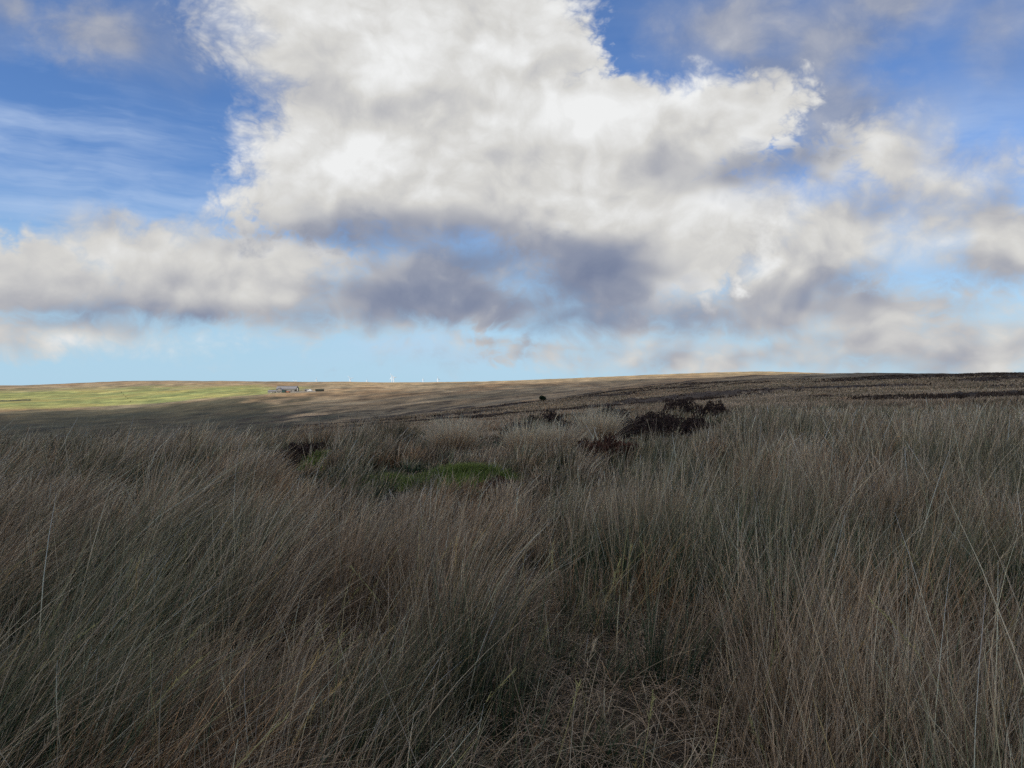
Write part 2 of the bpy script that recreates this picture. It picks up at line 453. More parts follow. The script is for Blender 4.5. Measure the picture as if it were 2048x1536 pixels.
def polar(azs, rs):
    A, Rr = np.meshgrid(np.radians(azs), rs, indexing='ij')
    return Rr*np.sin(A), Rr*np.cos(A)
azs = np.concatenate([np.arange(-180, -44, 3.0), np.arange(-44, 44.01, 0.2), np.arange(47, 180, 3.0)])
rs = np.concatenate([[0.25], np.geomspace(0.8, 2700, 400), np.geomspace(2800, 20000, 14)])
gx, gy = polar(azs, rs)
na, nr = gx.shape
gz = height(gx, gy)
hm = heather_map(gx.ravel(), gy.ravel()).reshape(gx.shape)
gr = np.hypot(gx, gy)
gz += hm*(0.22 + .5*fbm(gx/1.3, gy/1.3, 3))*sstep(26, 40, gr)*sstep(700, 250, gr)
gv = np.stack([gx.ravel(), gy.ravel(), gz.ravel()], 1)
ii, jj = np.meshgrid(np.arange(na), np.arange(nr-1), indexing='ij')
i2 = (ii+1) % na
gf = np.stack([ii*nr+jj, i2*nr+jj, i2*nr+jj+1, ii*nr+jj+1], -1).reshape(-1, 4)[:, ::-1]
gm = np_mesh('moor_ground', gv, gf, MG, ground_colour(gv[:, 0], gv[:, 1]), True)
tag(link('moor_ground', gm), kind='structure')

# ------------------------------------------------------------------ the cloud overhead whose shade lies on the near moor
def m_cloud(b):
    v = N.node('ShaderNodeVolumePrincipled')
    v.inputs['Color'].default_value = (1, 1, 1, 1); v.inputs['Density'].default_value = CLOUD_SIGMA
    v.inputs['Anisotropy'].default_value = 0.6
    o = [n for n in N.tree.nodes if n.type == 'OUTPUT_MATERIAL'][0]
    N.tree.nodes.remove(b)
    N.tree.links.new(v.outputs[0], o.inputs['Volume'])
CLOUD_SIGMA = 0.0046
m = bpy.data.materials.new('cloud_vapour'); m.use_nodes = True; N.tree = m.node_tree
m_cloud(m.node_tree.nodes['Principled BSDF'])
H0 = 2200.0
off = S[:2]/S[2]*H0                                   # where the shade of something H0 up falls: -off
def cloud(name, cx, cy, rx, ry, th, rot, seed):
    """a lumpy lens of vapour whose shade is centred on (cx, cy)"""
    nu, nv = 72, 14
    ca, sa = math.cos(rot), math.sin(rot)
    ring = []
    V = []
    for sgn in (1, -1):
        for k in range(nv+1):
            t = k/nv
            a = np.linspace(0, 2*np.pi, nu, endpoint=False)
            lob = 1 + .28*fbm(np.cos(a)*1.4+seed, np.sin(a)*1.4, 3)
            xx, yy = np.cos(a)*rx*t*lob, np.sin(a)*ry*t*lob
            thick = (1-t**2)**0.8 * th * (1 + .35*fbm(xx/220+seed, yy/220, 3))
            zz_ = H0 + (thick*(0.8 if sgn > 0 else -0.2)) + sgn*0.5*(t < 1)
            V.append(np.stack([cx+off[0]+xx*ca-yy*sa, cy+off[1]+xx*sa+yy*ca, zz_], 1))
    top, bot = V[:nv+1], V[nv+1:]
    allv = np.concatenate(top + bot[:-1][::-1])
    rows = len(top) + len(bot) - 1
    F = []
    for k in range(rows-1):
        a = np.arange(nu); b = (a+1) % nu
        F.append(np.stack([k*nu+a, (k+1)*nu+a, (k+1)*nu+b, k*nu+b], 1))
    me = np_mesh(name, allv, np.concatenate(F), m, None, True)
    return tag(link(name, me), kind='structure')
cloud('cloud', 100, -180, 1900, 980, 300, -0.13, 3.0)
# ------------------------------------------------------------------ rough grass: every blade is a tapering ribbon
def m_blade(b):
    t = N.tree
    out = [n for n in t.nodes if n.type == 'OUTPUT_MATERIAL'][0]
    t.nodes.remove(b)
    c = attr()
    d = N.node('ShaderNodeBsdfDiffuse'); tr = N.node('ShaderNodeBsdfTranslucent'); mx = N.node('ShaderNodeMixShader')
    N.put(d.inputs[0], c); N.put(tr.inputs[0], c)
    mx.inputs[0].default_value = 0.28
    t.links.new(d.outputs[0], mx.inputs[1]); t.links.new(tr.outputs[0], mx.inputs[2])
    t.links.new(mx.outputs[0], out.inputs[0])
m = bpy.data.materials.new('grass_blade'); m.use_nodes = True; N.tree = m.node_tree
m_blade(m.node_tree.nodes['Principled BSDF'])
MB = m

class Blades:
    def __init__(s): s.v, s.f, s.c, s.n = [], [], [], 0
    def add(s, base, length, d0, bend, width, c0, c1, c2, seg, profile=None):
        """base (n,3), length (n,), d0 (n,3) start direction, bend (n,3) added with the square of the way up,
        width (n,), three colours foot/middle/tip (n,3), seg quads per blade"""
        n = len(base)
        if n == 0: return
        t = np.linspace(0, 1, seg+1)
        ang = rng.uniform(0, np.pi, n)
        side = np.stack([np.cos(ang), np.sin(ang)*.8, np.zeros(n)], 1)
        pr = profile if profile is not None else (1 - .86*t**1.6)
        V = np.empty((n, seg+1, 2, 3)); C = np.empty((n, seg+1, 2, 3))
        for k, tk in enumerate(t):
            p = base + length[:, None]*(tk*d0 + tk*tk*bend)
            w = (width*pr[k]*.5)[:, None]*side
            V[:, k, 0], V[:, k, 1] = p-w, p+w
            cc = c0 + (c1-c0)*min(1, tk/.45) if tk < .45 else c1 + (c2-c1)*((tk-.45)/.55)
            C[:, k, 0] = C[:, k, 1] = cc
        i = (np.arange(n)*(seg+1)*2)[:, None] + s.n
        k = np.arange(seg)[None]*2
        q = np.stack([i+k, i+k+1, i+k+3, i+k+2], -1).reshape(-1, 4)
        s.v.append(V.reshape(-1, 3)); s.c.append(C.reshape(-1, 3)); s.f.append(q); s.n += n*(seg+1)*2
    def build(s, name, parent=None, mat=None):
        v = np.concatenate(s.v)
        o = link(name, np_mesh(name, v, np.concatenate(s.f), mat or MB, np.clip(np.concatenate(s.c), .008, .62)), parent)
        return o

def veg_height(x, y):
    """how tall the grass stands, in metres"""
    r = np.hypot(x, y)
    u = x/np.maximum(y, .3)
    h = .74 + .34*fbm(x/2.3+4, y/2.3+8, 3) + .22*fbm(x/.7+14, y/.7+28, 2)
    # short turf and moss in the middle distance, lower grass in front of it
    h = h*(1 - .72*np.exp(-((x+1.5)/2.3)**2 - ((y-13.0)/1.9)**2))
    h = h*(1 - .48*np.exp(-((u+.09)/.19)**4 - ((y-9.2)/3.0)**4))
    h = h*(1 - .7*np.exp(-((x+4.4)/.55)**2 - ((y-15.2)/.8)**2))
    # matted low grass in front of the viewer
    h = h*(1 - .74*np.exp(-((x-.35)/.80)**4 - ((y-2.6)/.80)**4))
    h = h*(1 - .45*np.exp(-((u-.04)/.10)**2 - ((y-22)/4.0)**2))
    h = h*(1 - .62*np.exp(-((u-.19)/.095)**4 - ((y-21.5)/6.0)**4))
    h = h*(1 - .58*np.exp(-((u+.01)/.135)**4 - ((y-20.5)/6.0)**4))
    h = h*(1 - .55*sstep(.22, .42, fbm(x/1.25+33, y/1.6+71, 2)))     # hollows between the tussocks
    h = h*(1 - .58*np.exp(-((u+.275)/.042)**4 - ((y-12.6)/2.7)**4))
    h = h*(1 - .45*np.exp(-((u-.130)/.045)**4 - ((y-12.0)/2.6)**4))
    # heather instead of grass beyond the near moor on the right
    h = h*(1 - .45*sstep(19, 25, r)*sstep(.02, .15, u))
    return np.maximum(h, .10)
def kinds(x, y):
    """0 bleached purple moor grass, 1 green rush, 2 rusty sedge"""
    g = fbm(x/1.7+50, y/2.4+60, 3)*1.4 + .12*sstep(.0, .3, x/np.maximum(y, .5))
    q = fbm(x/1.1+80, y/1.6+20, 3)
    k = np.zeros(len(x), int)
    k[g > .10] = 1
    k[(q > .22 + .12*sstep(0, .35, x/np.maximum(y, .5))) & (g <= .2)] = 2
    k[np.exp(-((x+2.0)/2.4)**2 - ((y-12.9)/1.7)**2) > .45] = 1       # short green turf round the moss
    return k
LEAN_U = [-.7, -.35, 0.0, .3, .7]
def wind(x, y):
    u = x/np.maximum(y, .3)
    return np.interp(u, LEAN_U, [.62, .50, .26, .12, .10]) + .22*fbm(x/1.9+3, y/1.9+41, 2), .10*fbm(x/2.5+13, y/2.5, 2) - .02
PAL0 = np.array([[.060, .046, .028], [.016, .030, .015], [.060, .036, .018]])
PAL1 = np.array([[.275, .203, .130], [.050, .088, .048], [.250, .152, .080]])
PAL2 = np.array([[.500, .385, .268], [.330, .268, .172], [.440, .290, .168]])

def wedge(r0, r1, n, amax=41.0):
    r = np.sqrt(rng.uniform(r0*r0, r1*r1, n)); a = np.radians(rng.uniform(-amax, amax, n))
    return r*np.sin(a), r*np.cos(a)
def visible_near(x, y):
    """the moor in front of the brow; the ground that falls away behind it is out of sight"""
    u = x/np.maximum(y, .3); r = np.hypot(x, y)
    return r < np.interp(u, [-.7, -.25, 0, .1, .3, .7], [23, 24, 27, 34, 34, 34])

def grass_zone(B, r0, r1, clump_density, per_clump, seg, wmin, frac_fill=.3, amax=41.0):
    area = math.radians(2*amax)/2*(r1*r1-r0*r0)
    nc = int(area*clump_density)
    cx, cy = wedge(r0, r1, nc, amax)
    keep = visible_near(cx, cy); cx, cy = cx[keep], cy[keep]; nc = len(cx)
    ck = kinds(cx, cy); ch = rng.uniform(.62, 1.25, nc)
    cr = rng.uniform(.06, .22, nc)
    clx, cly = rng.normal(0, .13, nc), rng.normal(0, .13, nc)
    tone = rng.normal(1, .27, nc).clip(.45, 1.7)
    m_ = rng.poisson(per_clump, nc)
    idx = np.repeat(np.arange(nc), m_)
    n = len(idx)
    fill = rng.random(n) < frac_fill
    th = rng.uniform(0, 2*np.pi, n); rr = np.sqrt(rng.random(n))*np.where(fill, .45, 1.0*cr[idx])
    ox, oy = np.cos(th)*rr, np.sin(th)*rr
    x, y = cx[idx]+ox, cy[idx]+oy
    h = veg_height(x, y)*ch[idx]
    L = h*rng.uniform(.62, 1.22, n)*np.where(ck[idx] == 1, 1.04, 1.0)
    low = np.clip((.34-h)/.2, 0, 1)                     # matted, curling leaves
    wx, wy = wind(x, y)
    spread = np.where(fill, .22, .30)*rng.normal(1, .35, n) * np.where(ck[idx] == 1, .75, 1.0)
    d0 = np.stack([np.cos(th)*spread*.6 + wx*.35 + clx[idx] + rng.normal(0, .13, n) + low*rng.normal(0, .5, n),
                   np.sin(th)*spread*.6 + wy*.35 + cly[idx] + rng.normal(0, .13, n) + low*rng.normal(0, .5, n), np.ones(n)], 1)
    d0 /= np.linalg.norm(d0, axis=1)[:, None]
    droop = rng.gamma(2.0, .085, n)*np.where(ck[idx] == 1, .55, 1.0)
    bx = wx*.55*rng.uniform(.3, 1.5, n) + np.cos(th)*droop*.9 + rng.normal(0, .07, n)
    by = wy*.55 + np.sin(th)*droop*.9 + rng.normal(0, .07, n)
    bz = -(.5*(bx*bx+by*by) + droop*.55 + low*.75)
    bend = np.stack([bx, by, bz], 1)
    broken = rng.random(n) < .03
    bend[broken, :2] *= 3.0; bend[broken, 2] -= .35
    k = ck[idx].copy()
    stray = rng.random(n)
    k[stray < .16] = 0
    k[(stray > .93)] = 1
    tn = (tone[idx]*rng.normal(1, .36, n)).clip(.35, 1.9)[:, None]
    hue = rng.normal(0, .05, n)[:, None]*np.array([1, .2, -.9]) + 1
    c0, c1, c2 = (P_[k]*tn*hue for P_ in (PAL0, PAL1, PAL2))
    r = np.hypot(x, y)
    w = np.maximum(rng.uniform(.0026, .0058, n), wmin*r*rng.uniform(.7, 1.3, n))
    # a few bleached straws
    st = rng.random(n) < .065
    L[st] *= 1.16; w[st] *= 1.25
    c1[st] = np.array([.40, .33, .22])*tn[st]; c2[st] = np.array([.52, .45, .33])*tn[st]
    base = np.stack([x, y, height(x, y)-.02], 1)
    B.add(base, L, d0, bend, w, c0, c1, c2, seg)

B = Blades()
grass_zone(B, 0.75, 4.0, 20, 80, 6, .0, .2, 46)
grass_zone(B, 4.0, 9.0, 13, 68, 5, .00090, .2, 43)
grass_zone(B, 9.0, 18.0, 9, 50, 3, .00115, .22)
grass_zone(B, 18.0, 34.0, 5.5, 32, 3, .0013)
# matted dead leaves that curl over the ground at the viewer's feet and between the tussocks
n = 26000
x, y = wedge(1.2, 6.5, n, 44)
L = rng.uniform(.16, .42, n); th = rng.uniform(0, 2*np.pi, n)
d0 = np.stack([np.cos(th)*.8, np.sin(th)*.8, rng.uniform(.25, 1.1, n)], 1); d0 /= np.linalg.norm(d0, axis=1)[:, None]
q = rng.uniform(.2, .9, n)
bend = np.stack([np.cos(th)*.25*q + rng.normal(0, .25, n), np.sin(th)*.25*q + rng.normal(0, .25, n), -d0[:, 2]*rng.uniform(.7, 1.05, n)], 1)
tn = rng.normal(1, .3, n).clip(.35, 1.8)[:, None]
kk_ = np.where(rng.random(n) < .12, 2, 0)
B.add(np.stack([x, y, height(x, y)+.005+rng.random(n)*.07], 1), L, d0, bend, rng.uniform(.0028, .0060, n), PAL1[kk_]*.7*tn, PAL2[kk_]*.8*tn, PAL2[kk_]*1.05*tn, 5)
tag(B.build('rough_grass'), 'tall bleached moor grass and green rushes leaning over the foreground', kind='stuff')

# ------------------------------------------------------------------ farther tufts: pale grass and dark heather on the slope to the right
def tufts(B, r0, r1, density, wmin, a0, a1, only=None):
    n = int(math.radians(a1-a0)/2*(r1*r1-r0*r0)*density)
    r = np.sqrt(rng.uniform(r0*r0, r1*r1, n)); a = np.radians(rng.uniform(a0, a1, n))
    x, y = r*np.sin(a), r*np.cos(a)
    hm_ = heather_map(x, y)
    he = rng.random(n) < hm_
    tn = (rng.normal(1, .25, n)*(1+.5*fbm(x/9.0, y/14.0, 3))).clip(.4, 1.8)[:, None]
    L = np.where(he, rng.uniform(.20, .45, n), rng.uniform(.12, .36, n)*(1+.6*fbm(x/6.0+2, y/8.0, 2)))
    wx, wy = wind(x, y)
    d0 = np.stack([rng.normal(.1, .3, n), rng.normal(0, .3, n), np.ones(n)], 1)
    bend = np.stack([wx*.4, wy*.3, -.08*np.ones(n)], 1)
    w = wmin*r*rng.uniform(.6, 1.5, n)*np.where(he, 1.6, 1.0)
    kd = kinds(x/3.0, y/3.0)
    kd[rng.random(n) < .5] = 0
    c0 = np.where(he[:, None], np.array([.030, .022, .018]), PAL0[kd])*tn
    c2 = np.where(he[:, None], np.array([.066, .048, .038]), PAL2[kd]*.85)*tn
    c1 = (c0+c2)/2
    B.add(np.stack([x, y, height(x, y)-.02], 1), L, d0, bend, w, c0, c1, c2, 1, np.array([1, .45]))
B = Blades()
tufts(B, 33, 75, 60, .0013, -14, 40)
tufts(B, 75, 300, 3.6, .0012, -16, 40)
tag(B.build('slope_grass'), 'pale grass and dark heather tufts scattered over the slope to the right', kind='stuff')
# ------------------------------------------------------------------ things
def ground_hit(px, py, dmin=2.0, dmax=4000.0):
    """distance along the view at which the line of sight meets the ground"""
    d = np.geomspace(dmin, dmax, 6000)
    f = EYE + (768.0-py)/FPX*d - height((px-1024.0)/FPX*d, d)
    k = np.argmax(f <= 0)
    if f[k] > 0: k = np.argmin(f)
    return float(d[k])
def place(px, d):
    x = (px-1024.0)/FPX*d
    return x, d, float(height(np.array([x]), np.array([d]))[0])
def plain(name, c, rough=.8, spec=.25, var=.18, scale=1.5):
    def f(b):
        n = noise(objco(), scale, 5.0, 0.6)
        k = lerp(n, .3, .7, 1-var, 1+var)
        return N.v('MULTIPLY', comb(k, k, k), tuple(c))
    return material(name, f, rough, spec)
def mesh_from(name, verts, faces, mat, smooth_shade=False):
    me = bpy.data.meshes.new(name); me.from_pydata([tuple(v) for v in verts], [], faces); me.update()
    if smooth_shade: me.polygons.foreach_set('use_smooth', [True]*len(me.polygons))
    me.materials.append(mat)
    return me
def box_geo(x0, x1, y0, y1, z0, z1):
    v = [(x, y, z) for z in (z0, z1) for y in (y0, y1) for x in (x0, x1)]
    return v, [(0, 2, 3, 1), (4, 5, 7, 6), (0, 1, 5, 4), (2, 6, 7, 3), (0, 4, 6, 2), (1, 3, 7, 5)]
def part_box(name, ext, mat, parent):
    return link(name, mesh_from(name, *box_geo(*ext), mat), parent)
def empty(name, loc, rz=0.0):
    o = link(name, None); o.location = loc; o.rotation_euler = (0, 0, rz); o.empty_display_size = .3
    return o
def lathe(name, prof, mat, parent=None, n=16, axis='z'):
    V, F = [], []
    for r, z in prof:
        for k in range(n):
            a = 2*math.pi*k/n; V.append((r*math.cos(a), r*math.sin(a), z))
    for i in range(len(prof)-1):
        for k in range(n):
            F.append((i*n+k, i*n+(k+1) % n, (i+1)*n+(k+1) % n, (i+1)*n+k))
    F.append(tuple(range(n))[::-1]); F.append(tuple((len(prof)-1)*n+k for k in range(n)))
    if axis == 'y': V = [(x, -z, y) for x, y, z in V]
    return link(name, mesh_from(name, V, F, mat, True), parent)

# ---- wind turbines behind the far ridge
MT = plain('turbine_white', (.86, .87, .88), .4, .4, .03, .1)
def turbine(px, hub_row, d, hub, rad, rot, yaw, label):
    x, y = (px-1024.0)/FPX*d, d
    zh = EYE + (768.0-hub_row)/FPX*d
    t = empty('wind_turbine', (x, y, zh-hub), yaw)
    lathe('tower', [(3.6, -8), (3.2, hub*.3), (2.2, hub-1.6)], MT, t)
    v, f = box_geo(-2.0, 2.0, -2.6, 7.5, hub-1.9, hub+2.1)
    v = [(a*(.7 if b > 5 else 1), b, hub+(c-hub)*(.7 if b > 5 else 1)) for a, b, c in v]
    link('nacelle', mesh_from('nacelle', v, f, MT), t)
    h = lathe('hub', [(1.9, 0), (1.8, 1.4), (1.2, 2.6), (.3, 3.2)], MT, t, 14, 'y'); h.location = (0, -2.5, hub)
    prof = [(0, 1.6, 1.2), (.08, 3.0, 1.2), (.2, 5.0, .9), (.45, 4.3, .6), (.75, 3.2, .4), (1.0, 1.2, .15)]
    V, F = [], []
    for q, ch, th in prof:
        z = 1.0 + q*(rad-1.0)
        V += [(-ch*.35, 0, z), (0, -th, z), (ch*.65, 0, z), (0, th, z)]
    for i in range(len(prof)-1):
        for k in range(4): F.append((i*4+k, i*4+(k+1) % 4, (i+1)*4+(k+1) % 4, (i+1)*4+k))
    F += [(3, 2, 1, 0), tuple(len(V)-4+k for k in range(4))]
    me = mesh_from('blade', V, F, MT, True)
    for k in range(3):
        b = link('blade', me, t); b.location = (0, -3.8, hub); b.rotation_euler = (0, rot+k*2*math.pi/3, 0)
    return tag(t, label, 'wind turbine', 'wind turbines behind the far ridge')
turbine(700.5, 756.8, 8200, 72, 38, R(-42), R(10), 'white wind turbine standing alone, left of the tallest pair')
turbine(783.8, 753.6, 8000, 72, 40, R(-24), R(-8), 'tallest white wind turbine, left one of the overlapping pair on the ridge')
turbine(787.6, 755.0, 8600, 72, 38, R(80), R(15), 'white wind turbine on the right of the overlapping pair')
turbine(875.6, 757.5, 9000, 72, 38, R(-12), R(48), 'rightmost white wind turbine on the far ridge')
turbine(845.8, 758.6, 10500, 72, 38, R(0), R(62), 'faint thin wind turbine between the overlapping pair and the rightmost one')
turbine(733.4, 761.0, 11000, 72, 38, R(3), R(65), 'small distant wind turbine just left of the overlapping pair')
turbine(632.4, 759.6, 10800, 72, 36, R(4), R(60), 'small distant wind turbine above the farm yard')
turbine(590.2, 763.0, 10000, 72, 36, R(60), R(0), 'leftmost wind turbine, only two blade tips above the ridge')

# ---- the farm on the far slope
MSTONE, MROOF, MDARK = plain('farm_stone', (.25, .235, .215), .9, .1), plain('slate_roof', (.20, .195, .20), .7, .3), plain('dark_timber', (.035, .033, .030))
MPALE, MGREEN, MORANGE, MWHITE = plain('pale_render', (.42, .39, .34)), plain('green_paint', (.035, .085, .075)), plain('orange_paint', (.40, .14, .07)), plain('white_paint', (.80, .80, .77))
MGLASS = plain('window_glass', (.03, .035, .04), .15, .5)
FD = 1000.0
FS = FD/FPX
def fx(px): return (px-1024.0)*FS
def farm_base(px):
    x = fx(px); return x, FD, float(height(np.array([x]), np.array([FD]))[0])
def shed(name, px0, px1, eave, ridge, depth, wallm, roofm, label, cat, along=True, dy=0.0, doors=(), windows=(), chim=None, group=None):
    """gabled building; along: the ridge runs across the view"""
    xm = (fx(px0)+fx(px1))/2; w = (fx(px1)-fx(px0))/2
    y = FD+dy
    z = float(height(np.array([xm-w, xm, xm+w]), np.array([y, y, y])).min())-.3
    t = empty(name, (xm, y, z))
    eave += .3; ridge += .3
    dp = depth/2
    if along:
        v = [(-w, -dp, 0), (w, -dp, 0), (w, dp, 0), (-w, dp, 0), (-w, -dp, eave), (w, -dp, eave), (w, dp, eave), (-w, dp, eave), (-w, 0, ridge), (w, 0, ridge)]
        f = [(0, 1, 5, 4), (2, 3, 7, 6), (1, 2, 6, 9, 5), (3, 0, 4, 8, 7), (3, 2, 1, 0)]
        o = .35; k = (ridge-eave)/dp
        rv = [(-w-o, -dp-o, eave-k*o+.08), (w+o, -dp-o, eave-k*o+.08), (w+o, 0, ridge+.08), (-w-o, 0, ridge+.08), (-w-o, dp+o, eave-k*o+.08), (w+o, dp+o, eave-k*o+.08)]
    else:
        v = [(-w, -dp, 0), (w, -dp, 0), (w, dp, 0), (-w, dp, 0), (-w, -dp, eave), (w, -dp, eave), (w, dp, eave), (-w, dp, eave), (0, -dp, ridge), (0, dp, ridge)]
        f = [(0, 1, 5, 8, 4), (2, 3, 7, 9, 6), (1, 2, 6, 5), (3, 0, 4, 7), (3, 2, 1, 0)]
        o = .3; k = (ridge-eave)/w
        rv = [(-w-o, -dp-o, eave-k*o+.08), (-w-o, dp+o, eave-k*o+.08), (0, dp+o, ridge+.08), (0, -dp-o, ridge+.08), (w+o, -dp-o, eave-k*o+.08), (w+o, dp+o, eave-k*o+.08)]
    link('wall', mesh_from('wall', v, f, wallm), t)
    rv2 = [(a, b, c+.18) for a, b, c in rv]
    rf = ([(0, 1, 2, 3), (3, 2, 5, 4)] if along else [(0, 1, 2, 3), (3, 2, 5, 4)])
    tops = [tuple(i+6 for i in q) for q in rf]; unders = [q[::-1] for q in rf]
    edges = {}
    for q in rf:
        for a, b in zip(q, q[1:]+q[:1]):
            if (b, a) in edges: edges.pop((b, a))
            else: edges[(a, b)] = 1
    sides = [(a, b, b+6, a+6) for a, b in edges]
    r = link('roof', mesh_from('roof', rv+rv2, tops+unders+sides, roofm), t)
    if along: part_box('ridge_cap', (-w-.4, w+.4, -.5, .5, ridge+.24, ridge+.55), MDARK, r)
    for (a, b, h, mm) in doors: part_box('door', (a*w, b*w, -dp-.08, -dp+.05, .3, h+.3), mm, t)
    for (a, b, z0, z1) in windows: part_box('window', (a*w, b*w, -dp-.05, -dp+.05, z0+.3, z1+.3), MGLASS, t)
    if chim: part_box('chimney', (chim*w-.5, chim*w+.5, -.4, .4, ridge-.3, ridge+1.2), wallm, r)
    return tag(t, label, cat, group)
G = 'buildings of the far farm'
shed('barn', 551, 590.5, 4.6, 8.0, 15, MSTONE, MROOF, 'large long grey barn with dark ridge, biggest building of the far farm', 'barn', True, 10, doors=((-.25, .05, 3.2, MDARK),), windows=((-.8, -.7, 1.4, 2.4), (.5, .6, 1.4, 2.4)), group=G)
shed('lean_to_shed', 537, 559, 2.8, 4.4, 8, MSTONE, MROOF, 'low grey shed at the left end of the large far barn', 'shed', True, 1, doors=((.2, .45, 2.1, MDARK),), group=G)
shed('farmhouse', 559, 569.5, 3.6, 5.8, 9, MSTONE, MROOF, 'small gabled grey stone house in front of the large far barn', 'house', False, -9, doors=((-.15, .15, 2.0, MDARK),), windows=((-.65, -.4, 1.0, 2.2), (.4, .65, 1.0, 2.2)), chim=.1, group=G)
shed('dark_shed', 590.7, 594.5, 1.9, 2.6, 3, MDARK, MDARK, 'tiny dark shed just right of the large far barn', 'shed', True, -2, group=G)
shed('pen_shed', 611.5, 618, 1.9, 2.7, 4, MDARK, MROOF, 'small dark shed left of the white hut at the far farm', 'shed', True, -3, doors=((-.3, .3, 1.6, MDARK),), group=G)
shed('white_hut', 618, 627, 1.3, 3.0, 5, MWHITE, MWHITE, 'small bright white gabled hut right of the far farm yard', 'hut', False, -8, doors=((-.2, .2, 1.2, MDARK),), group=G)
shed('byre', 633, 648.5, 1.8, 2.7, 5, MDARK, plain('green_roof', (.035, .045, .032)), 'long low dark green byre at the right end of the far farm', 'shed', True, -4, doors=((-.2, .1, 1.6, MDARK),), group=G)
def container(px0, px1, h, mat, name, label, cat, dy):
    xm = (fx(px0)+fx(px1))/2; w = (fx(px1)-fx(px0))/2
    z = float(height(np.array([xm]), np.array([FD+dy]))[0])
    t = empty(name, (xm, FD+dy, z))
    part_box('body', (-w, w, -1.2, 1.2, .35, h), mat, t)
    part_box('lid', (-w-.08, w+.08, -1.28, 1.28, h, h+.15), mat, t)
    part_box('door', (w*.3, w*.85, -1.25, -1.15, .45, h-.2), MDARK, t)
    for sx in (-.6, .6):
        o = lathe('wheel', [(.4, -.15), (.45, 0), (.4, .15)], MDARK, t, 12, 'y'); o.location = (sx*w, -1.25, .35)
    return tag(t, label, cat)
container(572.5, 579.5, 2.7, MGREEN, 'storage_trailer', 'dark green storage trailer before the large far barn', 'trailer', -16)
container(580.5, 588, 1.7, MORANGE, 'farm_trailer', 'orange farm trailer right of the green storage trailer', 'trailer', -17)
container(549.5, 554, 1.5, MPALE, 'livestock_trailer', 'small pale trailer before the low shed of the far farm', 'trailer', -16)
xs, ys, zs = farm_base(599.5)
t = empty('feed_silo', (xs, ys-10, zs-.2))
lathe('body', [(.75, .9), (.8, 1.0), (.8, 4.6), (.5, 5.1), (.1, 5.2)], MPALE, t)
lathe('hopper', [(.25, .3), (.75, .95)], MDARK, t)
for sx, sy in ((-.6, -.6), (.6, -.6), (-.6, .6), (.6, .6)): part_box('leg', (sx-.06, sx+.06, sy-.06, sy+.06, -.2, 1.1), MDARK, t)
tag(t, 'slim pale upright feed silo right of the large far barn', 'silo')

# ---- dry stone walls, stone by stone too small to see: a rough ragged course
def stone_wall(pts, h, name, label):
    pts = np.array(pts, float); V, F = [], []
    seg = np.concatenate([[0], np.cumsum(np.hypot(*np.diff(pts, axis=0).T))])
    s = np.arange(0, seg[-1], 1.2)
    x, y = np.interp(s, seg, pts[:, 0]), np.interp(s, seg, pts[:, 1])
    z = height(x, y)
    hh = h*(1+rng.normal(0, .10, len(s)))
    for i in range(len(s)):
        V += [(x[i], y[i]-.35, z[i]-.4), (x[i], y[i]-.2, z[i]+hh[i]), (x[i], y[i]+.2, z[i]+hh[i]), (x[i], y[i]+.35, z[i]-.4)]
    for i in range(len(s)-1):
        for k in range(3): F.append((i*4+k, (i+1)*4+k, (i+1)*4+k+1, i*4+k+1))
    F += [(0, 1, 2, 3), tuple(len(V)-1-k for k in range(4))]
    return tag(link(name, mesh_from(name, V, F, MSTONE)), label, 'wall')
stone_wall([(fx(p), FD-22+.04*abs(p-618)) for p in range(590, 642, 3)], 1.2, 'yard_wall', 'low grey stone wall along the front of the far farm yard')
wd = ground_hit(40, 805, 500)
stone_wall([((p-1024)/FPX*(wd+k*5), wd+k*5) for k, p in enumerate(range(-90, 72, 9))], 1.6, 'field_wall', 'dark field wall below the green pasture at the left edge')

# ---- shrubs and the lone thorn tree
def leaf_cloud(n, centres, radii, size, c_lo, c_hi):
    """leaf-sized faces spread through overlapping lumps"""
    idx = rng.integers(0, len(centres), n)
    d = rng.normal(0, 1, (n, 3)); d /= np.linalg.norm(d, axis=1)[:, None]
    p = np.array(centres)[idx] + d*(rng.random(n)**.4)[:, None]*np.array(radii)[idx][:, None]*np.array([1, 1, .8])
    u = rng.normal(0, 1, (n, 3)); u /= np.linalg.norm(u, axis=1)[:, None]
    w = np.cross(u, rng.normal(0, 1, (n, 3))); w /= np.linalg.norm(w, axis=1)[:, None]
    s = (size*rng.uniform(.6, 1.4, n))[:, None]
    V = np.stack([p-u*s, p+w*s*.45, p+u*s, p-w*s*.45], 1).reshape(-1, 3)
    F = np.arange(n*4).reshape(-1, 4)
    c = np.array(c_lo) + (np.array(c_hi)-np.array(c_lo))*rng.random(n)[:, None]
    return V, F, np.repeat(c, 4, 0)
MBARK = plain('bark', (.06, .048, .038), .95, .1, .3, 6)
def limb(V, F, a, b, r0, r1, n=6):
    a, b = np.array(a, float), np.array(b, float); ax = b-a; ax /= np.linalg.norm(ax)
    s = np.cross(ax, [.3, .9, .1]); s /= np.linalg.norm(s); q = np.cross(ax, s); k0 = len(V)
    for p, r in ((a, r0), (b, r1)):
        for k in range(n):
            g = 2*math.pi*k/n; V.append(tuple(p + r*(s*math.cos(g)+q*math.sin(g))))
    for k in range(n): F.append((k0+k, k0+(k+1) % n, k0+n+(k+1) % n, k0+n+k))
    F.append(tuple(k0+k for k in range(n))[::-1]); F.append(tuple(k0+n+k for k in range(n)))
